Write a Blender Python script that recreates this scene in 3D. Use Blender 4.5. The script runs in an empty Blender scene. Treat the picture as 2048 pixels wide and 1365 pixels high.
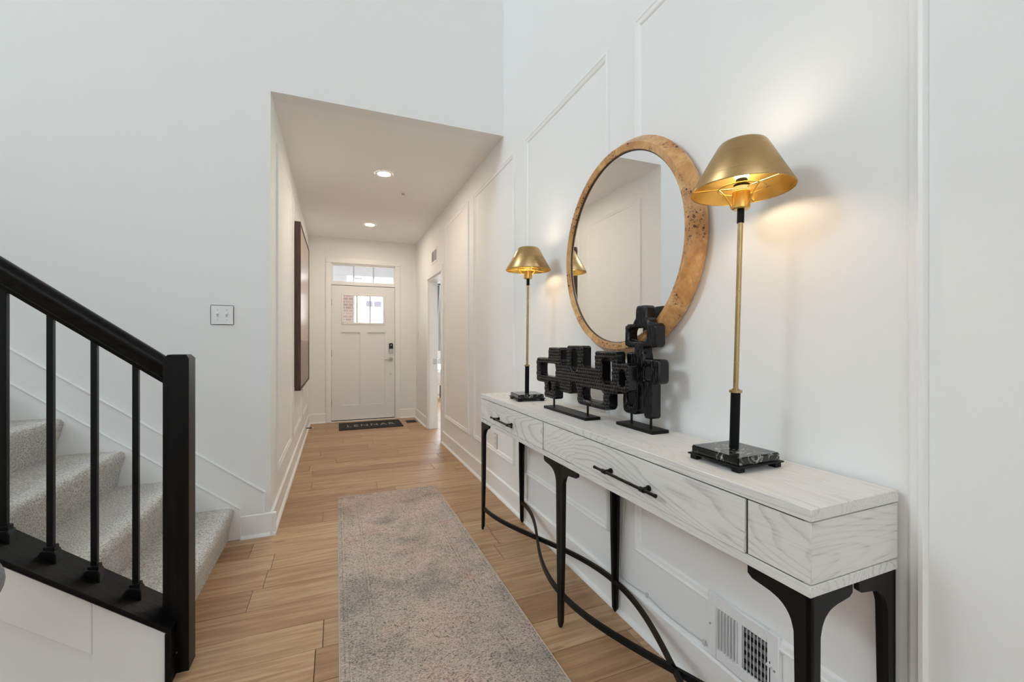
import bpy, bmesh, math, random
import numpy as np
from mathutils import Vector, Matrix, Euler
random.seed(7)
sc = bpy.context.scene
C = sc.collection
PI = math.pi

# ------------------------------------------------------------------ camera, world, light, exposure
F_PX, YAW, CAM_H = 867.5, 0.3903, 1.1887
cd = bpy.data.cameras.new('camera'); cam = bpy.data.objects.new('camera', cd); C.objects.link(cam)
cd.sensor_fit = 'HORIZONTAL'; cd.sensor_width = 36.0; cd.lens = 36.0 * F_PX / 2048
cd.shift_x = -6.0 / 2048; cd.shift_y = 2.0 / 2048; cd.clip_start = 0.05; cd.clip_end = 200
cam.location = (0, 0, CAM_H); cam.rotation_euler = (PI / 2, 0, -YAW)
sc.camera = cam

sc.view_settings.view_transform = 'Standard'
sc.view_settings.look = 'None'
sc.view_settings.gamma = 1.0
sc.view_settings.use_curve_mapping = False
sc.view_settings.exposure = 0.0

w = bpy.data.worlds.new('sky'); sc.world = w; w.use_nodes = True
wn = w.node_tree; wn.nodes.clear()
sky = wn.nodes.new('ShaderNodeTexSky'); sky.sky_type = 'NISHITA'; sky.sun_disc = False
sky.sun_elevation = math.radians(40); sky.sun_rotation = math.radians(160); sky.air_density = 1.0; sky.dust_density = 2.0
bg = wn.nodes.new('ShaderNodeBackground'); bg.inputs['Strength'].default_value = 1.7
wo = wn.nodes.new('ShaderNodeOutputWorld')
bw = wn.nodes.new('ShaderNodeRGBToBW'); cm = wn.nodes.new('ShaderNodeMix'); cm.data_type = 'RGBA'; cm.inputs[0].default_value = .72
wn.links.new(sky.outputs[0], bw.inputs[0]); wn.links.new(sky.outputs[0], cm.inputs[6]); wn.links.new(bw.outputs[0], cm.inputs[7]); wn.links.new(cm.outputs[2], bg.inputs[0]); wn.links.new(bg.outputs[0], wo.inputs[0])

def area_light(name, loc, target, sx, sy, watts, col):
    ld = bpy.data.lights.new(name, 'AREA'); ld.shape = 'RECTANGLE'; ld.size = sx; ld.size_y = sy
    ld.energy = watts; ld.color = col
    o = bpy.data.objects.new(name, ld); C.objects.link(o); o.location = loc
    o.rotation_euler = (Vector(target) - Vector(loc)).to_track_quat('-Z', 'Y').to_euler()
    return o
DAY = (0.78, 0.905, 1.0)
# daylight through the living room windows (behind the camera and on the far left) and the front room window
area_light('daylight_back', (-2.2, -5.05, 1.5), (-2.2, 0, 1.7), 5.2, 2.4, 26, DAY)
area_light('daylight_back_high', (-2.2, -5.05, 3.9), (-2.2, 0, 3.0), 5.2, 1.6, 88, DAY)
area_light('daylight_stair_window', (-5.5, 2.1, 4.5), (1.2, 2.0, 1.6), 1.4, 1.3, 155, DAY)
area_light('daylight_front_room', (2.9, 9.6, 1.6), (2.9, 5, 1.2), 1.9, 1.8, 100, DAY)
sc.cycles.diffuse_bounces = 8; sc.cycles.max_bounces = 14
CAN_STRENGTH, CAN_COL = 310.0, (1.0, 0.87, 0.70)
BULB_STRENGTH, BULB_COL = 36.0, (1.0, 0.86, 0.66)

# ------------------------------------------------------------------ node helpers
class Mat:
    def __init__(s, name, base=(.8, .8, .8), rough=.5, metal=0.0, **kw):
        s.m = bpy.data.materials.new(name); s.m.use_nodes = True
        s.t = s.m.node_tree; s.b = s.t.nodes['Principled BSDF']
        s.set('Base Color', base); s.set('Roughness', rough); s.set('Metallic', metal)
        for k, v in kw.items(): s.set(k.replace('_', ' '), v)
    def set(s, k, v):
        i = s.b.inputs[k]
        if hasattr(v, 'is_output'): s.t.links.new(v, i)
        elif isinstance(v, tuple): i.default_value = (v[0], v[1], v[2], 1.0) if i.type == 'RGBA' else v
        else: i.default_value = v
        return s
    def n(s, ty, **props):
        nd = s.t.nodes.new(ty)
        for k, v in props.items(): setattr(nd, k, v)
        return nd
    def put(s, sock, v):
        if hasattr(v, 'is_output'): s.t.links.new(v, sock)
        elif isinstance(v, tuple) and sock.type == 'RGBA': sock.default_value = (v[0], v[1], v[2], 1)
        else: sock.default_value = v
    def coord(s, kind='Object'): return s.n('ShaderNodeTexCoord').outputs[kind]
    def rnd(s): return s.n('ShaderNodeObjectInfo').outputs['Random']
    def map(s, vec, scale=(1, 1, 1), loc=(0, 0, 0), rot=(0, 0, 0)):
        m = s.n('ShaderNodeMapping'); s.put(m.inputs['Vector'], vec)
        m.inputs['Scale'].default_value = scale; m.inputs['Location'].default_value = loc; m.inputs['Rotation'].default_value = rot
        return m.outputs[0]
    def vadd(s, a, b):
        v = s.n('ShaderNodeVectorMath', operation='ADD'); s.put(v.inputs[0], a); s.put(v.inputs[1], b); return v.outputs[0]
    def vscale(s, a, f):
        v = s.n('ShaderNodeVectorMath', operation='SCALE'); s.put(v.inputs[0], a); s.put(v.inputs['Scale'], f); return v.outputs[0]
    def comb(s, x, y, z):
        v = s.n('ShaderNodeCombineXYZ'); s.put(v.inputs[0], x); s.put(v.inputs[1], y); s.put(v.inputs[2], z); return v.outputs[0]
    def sep(s, vec):
        v = s.n('ShaderNodeSeparateXYZ'); s.put(v.inputs[0], vec); return v.outputs
    def noise(s, vec, scale=5, detail=3, rough=.5, dist=0, out='Fac'):
        v = s.n('ShaderNodeTexNoise'); s.put(v.inputs['Vector'], vec); v.inputs['Scale'].default_value = scale
        v.inputs['Detail'].default_value = detail; v.inputs['Roughness'].default_value = rough; v.inputs['Distortion'].default_value = dist
        return v.outputs[0 if out == 'Fac' else 1]
    def voro(s, vec, scale=5, feature='F1', out='Distance', rand=1.0):
        v = s.n('ShaderNodeTexVoronoi', feature=feature); s.put(v.inputs['Vector'], vec); v.inputs['Scale'].default_value = scale
        v.inputs['Randomness'].default_value = rand
        return v.outputs[out]
    def math(s, op, a, b=0.0, c=None, clamp=False):
        v = s.n('ShaderNodeMath', operation=op, use_clamp=clamp); s.put(v.inputs[0], a); s.put(v.inputs[1], b)
        if c is not None: s.put(v.inputs[2], c)
        return v.outputs[0]
    def ramp(s, fac, stops, interp='LINEAR'):
        r = s.n('ShaderNodeValToRGB'); s.put(r.inputs[0], fac); e = r.color_ramp; e.interpolation = interp
        while len(e.elements) < len(stops): e.elements.new(0.5)
        for el, (p, c) in zip(e.elements, stops):
            el.position = p
            el.color = (c, c, c, 1) if not isinstance(c, tuple) else (c[0], c[1], c[2], 1)
        return r.outputs[0]
    def mix(s, f, a, b, mode='MIX'):
        v = s.n('ShaderNodeMix', data_type='RGBA', blend_type=mode)
        s.put(v.inputs[0], f); s.put(v.inputs[6], a); s.put(v.inputs[7], b); return v.outputs[2]
    def bump(s, h, strength=.3, dist=.01):
        v = s.n('ShaderNodeBump'); v.inputs['Strength'].default_value = strength; v.inputs['Distance'].default_value = dist
        s.put(v.inputs['Height'], h); s.t.links.new(v.outputs[0], s.b.inputs['Normal']); return s

def lin(r, g, b):
    f = lambda c: (c / 255 / 12.92) if c / 255 <= .04045 else ((c / 255 + .055) / 1.055) ** 2.4
    return (f(r), f(g), f(b))

# ------------------------------------------------------------------ materials
def paint(name, col, rough=.6, peel=.06):
    m = Mat(name, col, rough)
    m.bump(m.noise(m.coord(), 260, 2), peel, .002); return m.m
M_WALL = paint('wall_paint', (.85, .85, .84), .65)
M_CEIL = paint('ceiling_paint', (.88, .88, .87), .8)
M_TRIM = Mat('trim_paint', (.87, .87, .86), .38).m
M_DOOR = Mat('door_paint', (.82, .815, .805), .42).m

def floor_mat():
    m = Mat('oak_plank', rough=.42)
    r = m.rnd(); co = m.vadd(m.coord(), m.comb(m.math('MULTIPLY', r, 37.0), m.math('MULTIPLY', r, 11.0), 0.0))
    warp = m.noise(m.map(co, (1.3, 5, 1)), 1.6, 2)
    g1 = m.noise(m.map(co, (1.1, 17, 1)), 2.2, 5, .6, .6)
    g2 = m.noise(m.map(co, (5, 130, 1)), 2.0, 3, .6)
    rings = m.math('FRACT', m.math('MULTIPLY', m.noise(m.map(co, (.55, 5.5, 1)), 1.6, 1, .4), 9.0))
    ring = m.ramp(rings, [(0, .0), (.25, 1.0), (.8, 1.0), (1, .15)])
    base = m.ramp(r, [(0, lin(186, 152, 116)), (.3, lin(205, 172, 134)), (.6, lin(178, 140, 104)), (1, lin(200, 165, 126))])
    dark = m.mix(1.0, base, (.66, .58, .50), 'MULTIPLY')
    c = m.mix(m.ramp(g1, [(.36, 1.0), (.62, 0.0)]), base, dark)
    c = m.mix(m.math('MULTIPLY', m.math('SUBTRACT', 1.0, ring), .30), c, dark)
    c = m.mix(m.ramp(g2, [(.3, .35), (.6, 0.0)]), c, dark)
    kn = m.voro(m.map(co, (1.4, 5.5, 1)), 1.5)
    c = m.mix(m.ramp(kn, [(.02, .8), (.10, 0.0)]), c, lin(92, 62, 42))
    m.set('Base Color', c); m.set('Roughness', m.ramp(g1, [(.3, .40), (.7, .32)]))
    m.bump(g2, .08, .002); return m.m
M_FLOOR = floor_mat()
M_SUB = Mat('floor_joint', (.10, .065, .04), .8).m
def floor_far_mat():
    m = Mat('oak_plank_far', rough=.4); co = m.coord(); x, y, z = m.sep(co)
    row = m.math('FLOOR', m.math('DIVIDE', y, .183)); v = m.math('FRACT', m.math('MULTIPLY', m.math('SINE', m.math('MULTIPLY', row, 12.9)), 43.7))
    g = m.noise(m.map(co, (1.1, 17, 1)), 2.2, 4)
    m.set('Base Color', m.mix(m.math('MULTIPLY', g, .6), m.mix(v, lin(186, 152, 116), lin(205, 172, 134)), lin(140, 104, 74))); return m.m
M_FLOOR_FAR = floor_far_mat()

def carpet_mat():
    m = Mat('stair_carpet', rough=.95); co = m.coord()
    n1 = m.noise(co, 150, 3, .8); n2 = m.noise(co, 9, 3); n3 = m.noise(co, 95, 2)
    c = m.ramp(n1, [(.36, lin(112, 106, 100)), (.5, lin(208, 203, 196)), (.64, lin(245, 242, 236))])
    c = m.mix(m.ramp(n2, [(.35, .25), (.65, 0.0)]), c, lin(165, 157, 149))
    m.set('Base Color', c); m.set('Sheen Weight', .25)
    m.bump(m.math('ADD', n1, m.math('MULTIPLY', n3, .7)), .75, .006); return m.m
M_CARPET = carpet_mat()

RUG = (0.008, 0.757, 1.05, 3.565)
def rug_mat():
    m = Mat('rug_pile', rough=.95); co = m.coord(); x, y, z = m.sep(co)
    dx = m.math('MINIMUM', m.math('SUBTRACT', x, RUG[0]), m.math('SUBTRACT', RUG[1], x))
    dy = m.math('MINIMUM', m.math('SUBTRACT', y, RUG[2]), m.math('SUBTRACT', RUG[3], y))
    d = m.math('MINIMUM', dx, dy)
    fine = m.noise(m.map(co, (1.0, 1.7, 1)), 120, 3, .8)
    mid = m.noise(co, 46, 4, .7, 1.2); big = m.noise(co, 4.2, 3, .55, .4); big2 = m.noise(m.vadd(co, (7.1, 3.3, 0)), 3.4, 3, .6)
    big3 = m.noise(m.vadd(co, (1.7, 9.3, 0)), 5.0, 3, .6)
    c = m.mix(m.ramp(big, [(.38, 0.0), (.62, 1.0)]), lin(206, 186, 172), lin(188, 174, 162))
    c = m.mix(m.ramp(big2, [(.52, 0.0), (.70, .8)]), c, lin(142, 134, 128))
    c = m.mix(m.ramp(big3, [(.56, 0.0), (.70, .6)]), c, lin(206, 168, 156))
    cont = m.math('FRACT', m.math('MULTIPLY', m.noise(co, 15, 2, .5, 1.8), 6.0))
    line = m.ramp(cont, [(.0, 1.0), (.10, .0), (.90, .0), (1, 1.0)])
    v = m.voro(co, 6.5, rand=.7); ros = m.ramp(m.math('FRACT', m.math('MULTIPLY', v, 6.0)), [(0, 0.0), (.40, 0.0), (.5, 1.0), (.62, 0.0)])
    ros = m.math('MULTIPLY', ros, m.ramp(v, [(.28, 1.0), (.42, 0.0)]))
    pat = m.math('MAXIMUM', m.math('MULTIPLY', line, .8), ros)
    wear = m.ramp(mid, [(.40, 0.05), (.60, 1.0)])
    clump = m.ramp(m.noise(m.map(co, (.8, 1.5, 1)), 34, 4, .75, .8), [(.40, .0), (.60, 1.0)])
    c = m.mix(m.math('MULTIPLY', m.math('MULTIPLY', pat, wear), .92), c, lin(70, 62, 60))
    dk = m.math('MULTIPLY', m.ramp(fine, [(.40, 1.0), (.52, 0.0)]), m.math('ADD', .30, m.math('MULTIPLY', clump, .65)))
    c = m.mix(dk, c, lin(70, 62, 58))
    c = m.mix(m.math('MULTIPLY', m.ramp(fine, [(.54, 0.0), (.66, .7)]), m.math('SUBTRACT', 1.0, m.math('MULTIPLY', clump, .6))), c, lin(232, 216, 204))
    def band(p, hw): return m.math('LESS_THAN', m.math('ABSOLUTE', m.math('SUBTRACT', d, p)), hw)
    for p, hw, f, cc in ((.020, .002, .55, lin(84, 76, 76)), (.030, .0016, .45, lin(196, 178, 162)), (.036, .0015, .5, lin(84, 76, 76)),
                         (.128, .0016, .5, lin(84, 76, 76)), (.136, .002, .5, lin(198, 180, 166)), (.144, .0016, .5, lin(84, 76, 76))):
        c = m.mix(m.math('MULTIPLY', m.math('MULTIPLY', band(p, hw), f), wear), c, cc)
    m.set('Base Color', c); m.bump(fine, .35, .003); return m.m
M_RUG = rug_mat()
M_RUGEDGE = Mat('rug_binding', lin(198, 180, 164), .9).m

def black_wood(name, c1=(.0035, .0032, .003), c2=(.009, .008, .0075), axis='z', rough=.36):
    m = Mat(name, rough=rough); sc_ = {'z': (60, 60, 2.2), 'x': (2.2, 60, 60)}[axis]
    g = m.noise(m.map(m.coord(), sc_), 1.0, 4, .6); m.set('Specular IOR Level', .12)
    m.set('Base Color', m.ramp(g, [(.35, c1), (.7, c2)])); m.bump(g, .25, .003); return m.m
M_BLACKWOOD = black_wood('black_stained_wood'); M_BLACKRAIL = black_wood('black_stained_rail', axis='x', rough=.3)
M_IRON = Mat('black_iron', (.004, .004, .0042), .42, 0.0, Specular_IOR_Level=.15).m
M_BLACKMETAL = Mat('black_metal', (.006, .0055, .005), .42, 0.0, Specular_IOR_Level=.2).m
M_PLASTIC_BLACK = Mat('black_plastic', (.008, .008, .009), .25).m
M_CHROME = Mat('satin_nickel', (.55, .53, .50), .28, 1.0).m
M_WHITE_PLASTIC = Mat('white_plastic', (.83, .83, .83), .35).m
M_WHITE_METAL = Mat('white_enamel', (.82, .82, .83), .4).m
M_HOLE_SHADE = Mat('painted_hole_shade', (.03, .03, .032), .7).m  # dark colour that paints in the shade inside holes and slots
M_GALV = Mat('galvanised_steel', (.42, .42, .43), .45, .8).m

def ash(name, along='y'):
    m = Mat(name, rough=.5); r = m.rnd()
    co = m.vadd(m.coord(), m.comb(m.math('MULTIPLY', r, 5.0), m.math('MULTIPLY', r, 9.0), m.math('MULTIPLY', r, 3.0)))
    s1 = {'y': (4.2, .62, 4.2), 'x': (.7, 3.4, 3.4)}[along]; s2 = {'y': (170, 5, 170), 'x': (5, 170, 170)}[along]
    n = m.noise(m.map(co, s1), 1.35, 1.0, .4, .2)
    fr = m.math('FRACT', m.math('ADD', m.math('MULTIPLY', n, 38.0), m.math('MULTIPLY', m.noise(m.map(co, s2), .25, 2), .25)))
    line = m.ramp(fr, [(0, 0.0), (.60, 0.0), (.92, 1.0), (1.0, 0.0)])
    pores = m.ramp(m.noise(m.map(co, s2), 1.0, 3, .6), [(.34, 1.0), (.5, 0.0)])
    vis = m.ramp(m.noise(m.map(co, s1), 1.1, 2), [(.35, .15), (.65, .75)])
    big = m.noise(m.map(co, s1), 2.0, 3)
    c = m.mix(big, lin(217, 215, 211), lin(231, 229, 225))
    c = m.mix(m.math('MULTIPLY', m.math('MULTIPLY', line, vis), .62), c, lin(158, 155, 151))
    c = m.mix(m.math('MULTIPLY', pores, m.math('ADD', .12, m.math('MULTIPLY', line, .35))), c, lin(152, 149, 145))
    m.set('Base Color', c); m.bump(m.math('SUBTRACT', 1.0, m.math('MAXIMUM', m.math('MULTIPLY', line, vis), pores)), .10, .0012); return m.m
M_ASH = ash('whitewashed_ash'); M_ASH_END = ash('whitewashed_ash_end', 'x')
M_GAP_SHADE = Mat('shadow_gap', (.05, .048, .045), .7).m  # dark colour on the case core imitates shade in the drawer gaps

def brass(name, c1, c2, rough, zs=90):
    m = Mat(name, rough=rough, metal=1.0); co = m.coord()
    n = m.noise(m.map(co, (1.5, 1.5, zs)), 4, 3, .6); n2 = m.noise(co, 14, 3)
    m.set('Base Color', m.mix(n2, c1, c2)); m.set('Roughness', m.ramp(n, [(.3, rough - .05), (.7, rough + .1)]))
    m.bump(n, .08, .002); return m.m
M_BRASS = brass('brushed_brass', (.40, .262, .115), (.50, .34, .16), .30)
M_BRASS_IN = brass('polished_brass', (.54, .36, .10), (.68, .47, .15), .30, 20)
M_BRASS_ROD = brass('brass_rod', (.46, .33, .16), (.56, .42, .22), .24, 4)
def emit(name, col, strength):
    m = bpy.data.materials.new(name); m.use_nodes = True; t = m.node_tree; t.nodes.clear()
    e = t.nodes.new('ShaderNodeEmission'); e.inputs[0].default_value = (*col, 1); e.inputs[1].default_value = strength
    o = t.nodes.new('ShaderNodeOutputMaterial'); t.links.new(e.outputs[0], o.inputs[0]); return m
M_BULB = emit('lit_bulb', BULB_COL, BULB_STRENGTH)
M_CAN = emit('lit_downlight', CAN_COL, CAN_STRENGTH)
def marble():
    m = Mat('black_marble', rough=.12); co = m.coord()
    w_ = m.noise(co, 9, 3, .6, 1.5); v = m.math('ABSOLUTE', m.math('SUBTRACT', m.noise(m.map(co, (1, 1.6, 1.2)), 11, 3, .5, 1.8), .5))
    f = m.math('MULTIPLY', m.ramp(v, [(0, 1.0), (.020, 0.0)]), m.ramp(w_, [(.40, 0.0), (.54, 1.0)]))
    c = m.mix(m.noise(co, 30, 3), (.006, .006, .0065), (.022, .021, .021))
    m.set('Base Color', m.mix(f, c, (.50, .48, .46))); return m.m
M_MARBLE = marble()
def burl():
    m = Mat('burl_veneer', rough=.36); co = m.coord()
    sw = m.noise(co, 6, 4, .6, 2.5); fl = m.noise(m.map(co, (8, 26, 9), rot=(.5, 0, 0)), 2.5, 3, .6, 1.0)
    c = m.ramp(sw, [(.28, lin(184, 130, 74)), (.5, lin(210, 160, 102)), (.72, lin(232, 194, 140))])
    c = m.mix(m.ramp(fl, [(.35, .40), (.6, 0.0)]), c, lin(166, 110, 58))
    clus = m.ramp(m.noise(co, 8.5, 2, .5), [(.52, 0.0), (.58, 1.0)])
    wco = m.vadd(co, m.vscale(m.noise(co, 55, 2, out='Color'), .014))
    dots = m.ramp(m.voro(wco, 62), [(.24, 1.0), (.33, 0.0)])
    dots2 = m.ramp(m.voro(wco, 118), [(.22, .8), (.34, 0.0)])
    sp = m.math('MULTIPLY', m.math('MAXIMUM', dots, dots2), clus)
    c = m.mix(m.math('MULTIPLY', clus, .25), c, lin(160, 98, 50)); c = m.mix(m.math('MULTIPLY', sp, .92), c, lin(66, 36, 22))
    m.set('Base Color', c); m.set('Coat Weight', .10); return m.m
M_BURL = burl()
M_MIRROR = Mat('mirror_glass', (.93, .94, .94), .0, 1.0).m
M_DARKEDGE = Mat('mirror_dark_lip', (.045, .028, .016), .4).m
def sculpt_mat():
    m = Mat('ebonised_wood', (.006, .0055, .0065), .30, Specular_IOR_Level=.38); co = m.coord()
    m.set('Roughness', m.ramp(m.noise(co, 40, 3), [(.3, .15), (.7, .27)])); m.bump(m.noise(co, 150, 2), .04, .002); return m.m
M_SCULPT = sculpt_mat()
def dark_brown():
    m = Mat('dark_walnut', rough=.45); g = m.noise(m.map(m.coord(), (40, 40, 3)), 1.5, 4, .6)
    m.set('Base Color', m.ramp(g, [(.35, lin(62, 44, 38)), (.7, lin(92, 68, 58))])); return m.m
M_WALNUT = dark_brown()
def picture_mat():
    m = Mat('picture_face', rough=.28); co = m.coord(); x, y, z = m.sep(co)
    st = m.noise(m.map(co, (1, 9, .8)), 3, 4, .6); sw = m.noise(co, 3.5, 4, .6, 1.5)
    up = m.mix(st, lin(150, 128, 116), lin(214, 202, 194)); lo = m.mix(st, lin(104, 80, 70), lin(132, 106, 94))
    edge = m.math('ADD', z, m.math('MULTIPLY', m.math('SUBTRACT', sw, .5), .06))
    c = m.mix(m.ramp(edge, [(.0, 0.0)] if False else [(.0, 0.0), (1.0, 1.0)]), lo, lo)
    c = m.mix(m.math('GREATER_THAN', edge, 1.20), lo, up)  # paler tone above a wavy line, browner below
    c = m.mix(m.math('MULTIPLY', m.math('GREATER_THAN', sw, .62), m.math('LESS_THAN', z, 1.42)), c, lin(120, 96, 86))
    m.set('Base Color', c); return m.m
M_PICTURE = picture_mat()
def pane_glass():
    m = Mat('window_glass', (1, 1, 1), 0.0); m.set('Transmission Weight', 1.0); m.set('IOR', 1.05); return m.m
M_GLASS = pane_glass()
M_SASH = Mat('grey_grille', (.50, .52, .54), .5).m
M_MAT = Mat('doormat_rubber', (.012, .012, .012), .85).m
M_LETTER = Mat('doormat_letter', lin(150, 145, 138), .8).m
M_BRONZE = Mat('floor_register_bronze', (.05, .032, .022), .5, .4).m
M_CORD = Mat('clear_cord', (.62, .61, .59), .25).m
M_FABRIC = Mat('grey_upholstery', rough=.9); _n = M_FABRIC.noise(M_FABRIC.coord(), 90, 3)
M_FABRIC.set('Base Color', M_FABRIC.ramp(_n, [(.3, (.16, .165, .17)), (.7, (.27, .275, .28))])); M_FABRIC.bump(_n, .3, .004); M_FABRIC = M_FABRIC.m
def curtain_mat():
    m = Mat('curtain_cloth', lin(160, 156, 152), .85); return m.m
M_CURTAIN = curtain_mat()
M_LINEN = Mat('white_linen', (.82, .81, .80), .85).m
M_CLEARGLASS = Mat('lamp_glass', (.75, .78, .8), .05, 0, Transmission_Weight=.8, IOR=1.3).m
def brick_mat():
    m = Mat('brick_wall', rough=.9); b = m.n('ShaderNodeTexBrick'); x, y, z = m.sep(m.coord())
    m.put(b.inputs['Vector'], m.comb(m.math('ADD', x, y), z, 0.0)); b.inputs['Scale'].default_value = 4.6
    m.put(b.inputs['Color1'], lin(200, 168, 152)); m.put(b.inputs['Color2'], lin(172, 146, 134)); m.put(b.inputs['Mortar'], lin(215, 208, 200))
    m.set('Base Color', b.outputs[0]); return m.m
M_BRICK = brick_mat()
M_SIDING = Mat('white_siding', (.85, .85, .85), .7).m
M_SIDING_GREY = Mat('grey_siding', lin(150, 148, 144), .7).m
M_WINDOWDARK = Mat('house_window_glass', (.07, .075, .09), .5, Specular_IOR_Level=.1).m
M_CONCRETE = Mat('concrete', (.55, .54, .52), .9).m
M_ROOF = Mat('asphalt_shingle', (.12, .12, .13), .9).m

# ------------------------------------------------------------------ mesh helpers
def BM(): return bmesh.new()
def _merge(bm, t):
    me = bpy.data.meshes.new('tmp'); t.to_mesh(me); t.free(); bm.from_mesh(me); bpy.data.meshes.remove(me)
def box(bm, x0, x1, y0, y1, z0, z1, bev=0.0, seg=2):
    t = bmesh.new()
    v = [t.verts.new((x, y, z)) for x in (x0, x1) for y in (y0, y1) for z in (z0, z1)]
    for f in ((0, 1, 3, 2), (4, 6, 7, 5), (0, 4, 5, 1), (2, 3, 7, 6), (0, 2, 6, 4), (1, 5, 7, 3)): t.faces.new([v[i] for i in f])
    if bev: bmesh.ops.bevel(t, geom=list(t.edges), offset=bev, segments=seg, affect='EDGES', clamp_overlap=True)
    bmesh.ops.recalc_face_normals(t, faces=t.faces); _merge(bm, t); return bm
def prism(bm, poly, axis, a, b, bev=0.0):
    """poly in the two remaining axes (x: (y,z); y: (x,z); z: (x,y)), extruded from a to b"""
    t = bmesh.new()
    def P(u, v, w_): return {'x': (w_, u, v), 'y': (u, w_, v), 'z': (u, v, w_)}[axis]
    A = [t.verts.new(P(u, v, a)) for u, v in poly]; B = [t.verts.new(P(u, v, b)) for u, v in poly]
    n = len(poly)
    t.faces.new(A); t.faces.new(B[::-1])
    for i in range(n): t.faces.new((A[i], B[i], B[(i + 1) % n], A[(i + 1) % n]))
    if bev:
        es = [e for e in t.edges if (e.verts[0] in A) == (e.verts[1] in A)]
        bmesh.ops.bevel(t, geom=es, offset=bev, segments=1, affect='EDGES', clamp_overlap=True)
    bmesh.ops.recalc_face_normals(t, faces=t.faces); _merge(bm, t); return bm
def lathe(bm, prof, cx, cy, n=40, closed=False):
    t = bmesh.new(); rings = []
    for r, z in prof:
        if r < 1e-6: rings.append([t.verts.new((cx, cy, z))])
        else: rings.append([t.verts.new((cx + r * math.cos(2 * PI * i / n), cy + r * math.sin(2 * PI * i / n), z)) for i in range(n)])
    pairs = list(zip(rings, rings[1:])) + ([(rings[-1], rings[0])] if closed else [])
    for a, b in pairs:
        for i in range(n):
            j = (i + 1) % n
            if len(a) == 1 and len(b) == 1: continue
            if len(a) == 1: t.faces.new((a[0], b[i], b[j]))
            elif len(b) == 1: t.faces.new((a[i], b[0], a[j]))
            else: t.faces.new((a[i], b[i], b[j], a[j]))
    bmesh.ops.recalc_face_normals(t, faces=t.faces); _merge(bm, t); return bm
def cyl(bm, cx, cy, z0, z1, r, n=24): return lathe(bm, [(0, z0), (r, z0), (r, z1), (0, z1)], cx, cy, n)
def tube(bm, pts, r, n=8, sect=None, closed=False):
    """round tube, or a section given as list of (side, up) offsets (up stays near +z)"""
    t = bmesh.new(); pts = [Vector(p) for p in pts]; N = len(pts); rings = []
    sec = sect or [(r * math.cos(2 * PI * i / n), r * math.sin(2 * PI * i / n)) for i in range(n)]
    prev = None
    for i, p in enumerate(pts):
        if closed: d = pts[(i + 1) % N] - pts[i - 1]
        else: d = pts[min(i + 1, N - 1)] - pts[max(i - 1, 0)]
        d.normalize()
        if prev is None or sect:
            up = Vector((0, 0, 1)) if abs(d.z) < .95 else Vector((1, 0, 0))
        else: up = prev
        s = d.cross(up).normalized(); u = s.cross(d).normalized(); prev = u
        rings.append([t.verts.new(p + s * a + u * b) for a, b in sec])
    k = len(sec); R = range(N) if closed else range(N - 1)
    for i in R:
        a, b = rings[i], rings[(i + 1) % N]
        for j in range(k): t.faces.new((a[j], a[(j + 1) % k], b[(j + 1) % k], b[j]))
    if not closed: t.faces.new(rings[0][::-1]); t.faces.new(rings[-1])
    bmesh.ops.recalc_face_normals(t, faces=t.faces); _merge(bm, t); return bm
def xform(bm, mat): bmesh.ops.transform(bm, matrix=mat, verts=bm.verts); return bm

def obj(name, bm, mat, parent=None, angle=38, kind=None):
    me = bpy.data.meshes.new(name); bm.to_mesh(me); bm.free()
    me.polygons.foreach_set('use_smooth', [True] * len(me.polygons)); me.set_sharp_from_angle(angle=math.radians(angle))
    me.materials.append(mat); o = bpy.data.objects.new(name, me); C.objects.link(o)
    if parent is not None:
        o.parent = parent
        if parent.type == 'EMPTY': o.location = -Vector(parent.location)
    if kind: o['kind'] = kind
    return o
def struct(name, bm, mat, parent=None): 
    return obj(name, bm, mat, parent, kind=None if parent else 'structure')
def thing(name, label, cat, loc=(0, 0, 0), group=None):
    o = bpy.data.objects.new(name, None); C.objects.link(o); o.location = loc; o.empty_display_size = .1
    o['label'] = label; o['category'] = cat
    if group: o['group'] = group
    return o
def tag(o, label, cat, group=None):
    o['label'] = label; o['category'] = cat
    if group: o['group'] = group
    return o
def struct_empty(name, loc=(0, 0, 0)):
    o = bpy.data.objects.new(name, None); C.objects.link(o); o.location = loc; o['kind'] = 'structure'; return o

# ------------------------------------------------------------------ dimensions of the house
XR, XL, Y1, Y2, ZC = 1.167, -0.378, 3.058, 6.962, 2.743
BX, BY, ZT = -5.6, -5.2, 5.3           # living room: left wall, back wall, high ceiling

# ---- floor: joint-coloured slab, planks laid on it one by one, plain planking where no one looks
fl = struct('floor', box(BM(), BX, 4.8, BY, 10.0, -.10, -.006), M_SUB)
PW, P0 = .183, 1.846
plank_mesh = {}
def plank_me(L):
    key = round(L, 3)
    if key not in plank_mesh:
        b = BM(); box(b, .0012, key - .0012, .0012, PW - .0012, -.006, 0.0, .0012, 1)
        me = bpy.data.meshes.new('plank'); b.to_mesh(me); b.free(); me.materials.append(M_FLOOR); plank_mesh[key] = me
    return plank_mesh[key]
joints = {7: -.086, 6: .60, 5: -.45, 3: -.33, 4: .90, 2: .85, 1: .25, 0: -.05, 10: .31, 11: -.19, 9: .44, 12: -.37}
def lay_row(k, xa, xb, L=1.22):
    y = P0 + (k) * PW
    x0 = joints.get(k, random.uniform(xa, xa + L))
    while x0 > xa: x0 -= L
    x = x0
    while x < xb:
        a, b = max(x, xa), min(x + L, xb)
        if b - a > .02:
            o = bpy.data.objects.new('plank', plank_me(b - a)); C.objects.link(o); o.parent = fl; o.location = (a, y, 0)
        x += L
for k in range(-11, 28):
    y = P0 + k * PW
    if y < Y1 - PW + .05: lay_row(k, -2.60, XR)
    else: lay_row(k, XL - (0 if y > Y1 else .3), XR + (.13 if 5.0 < y < 5.95 else 0))
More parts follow.
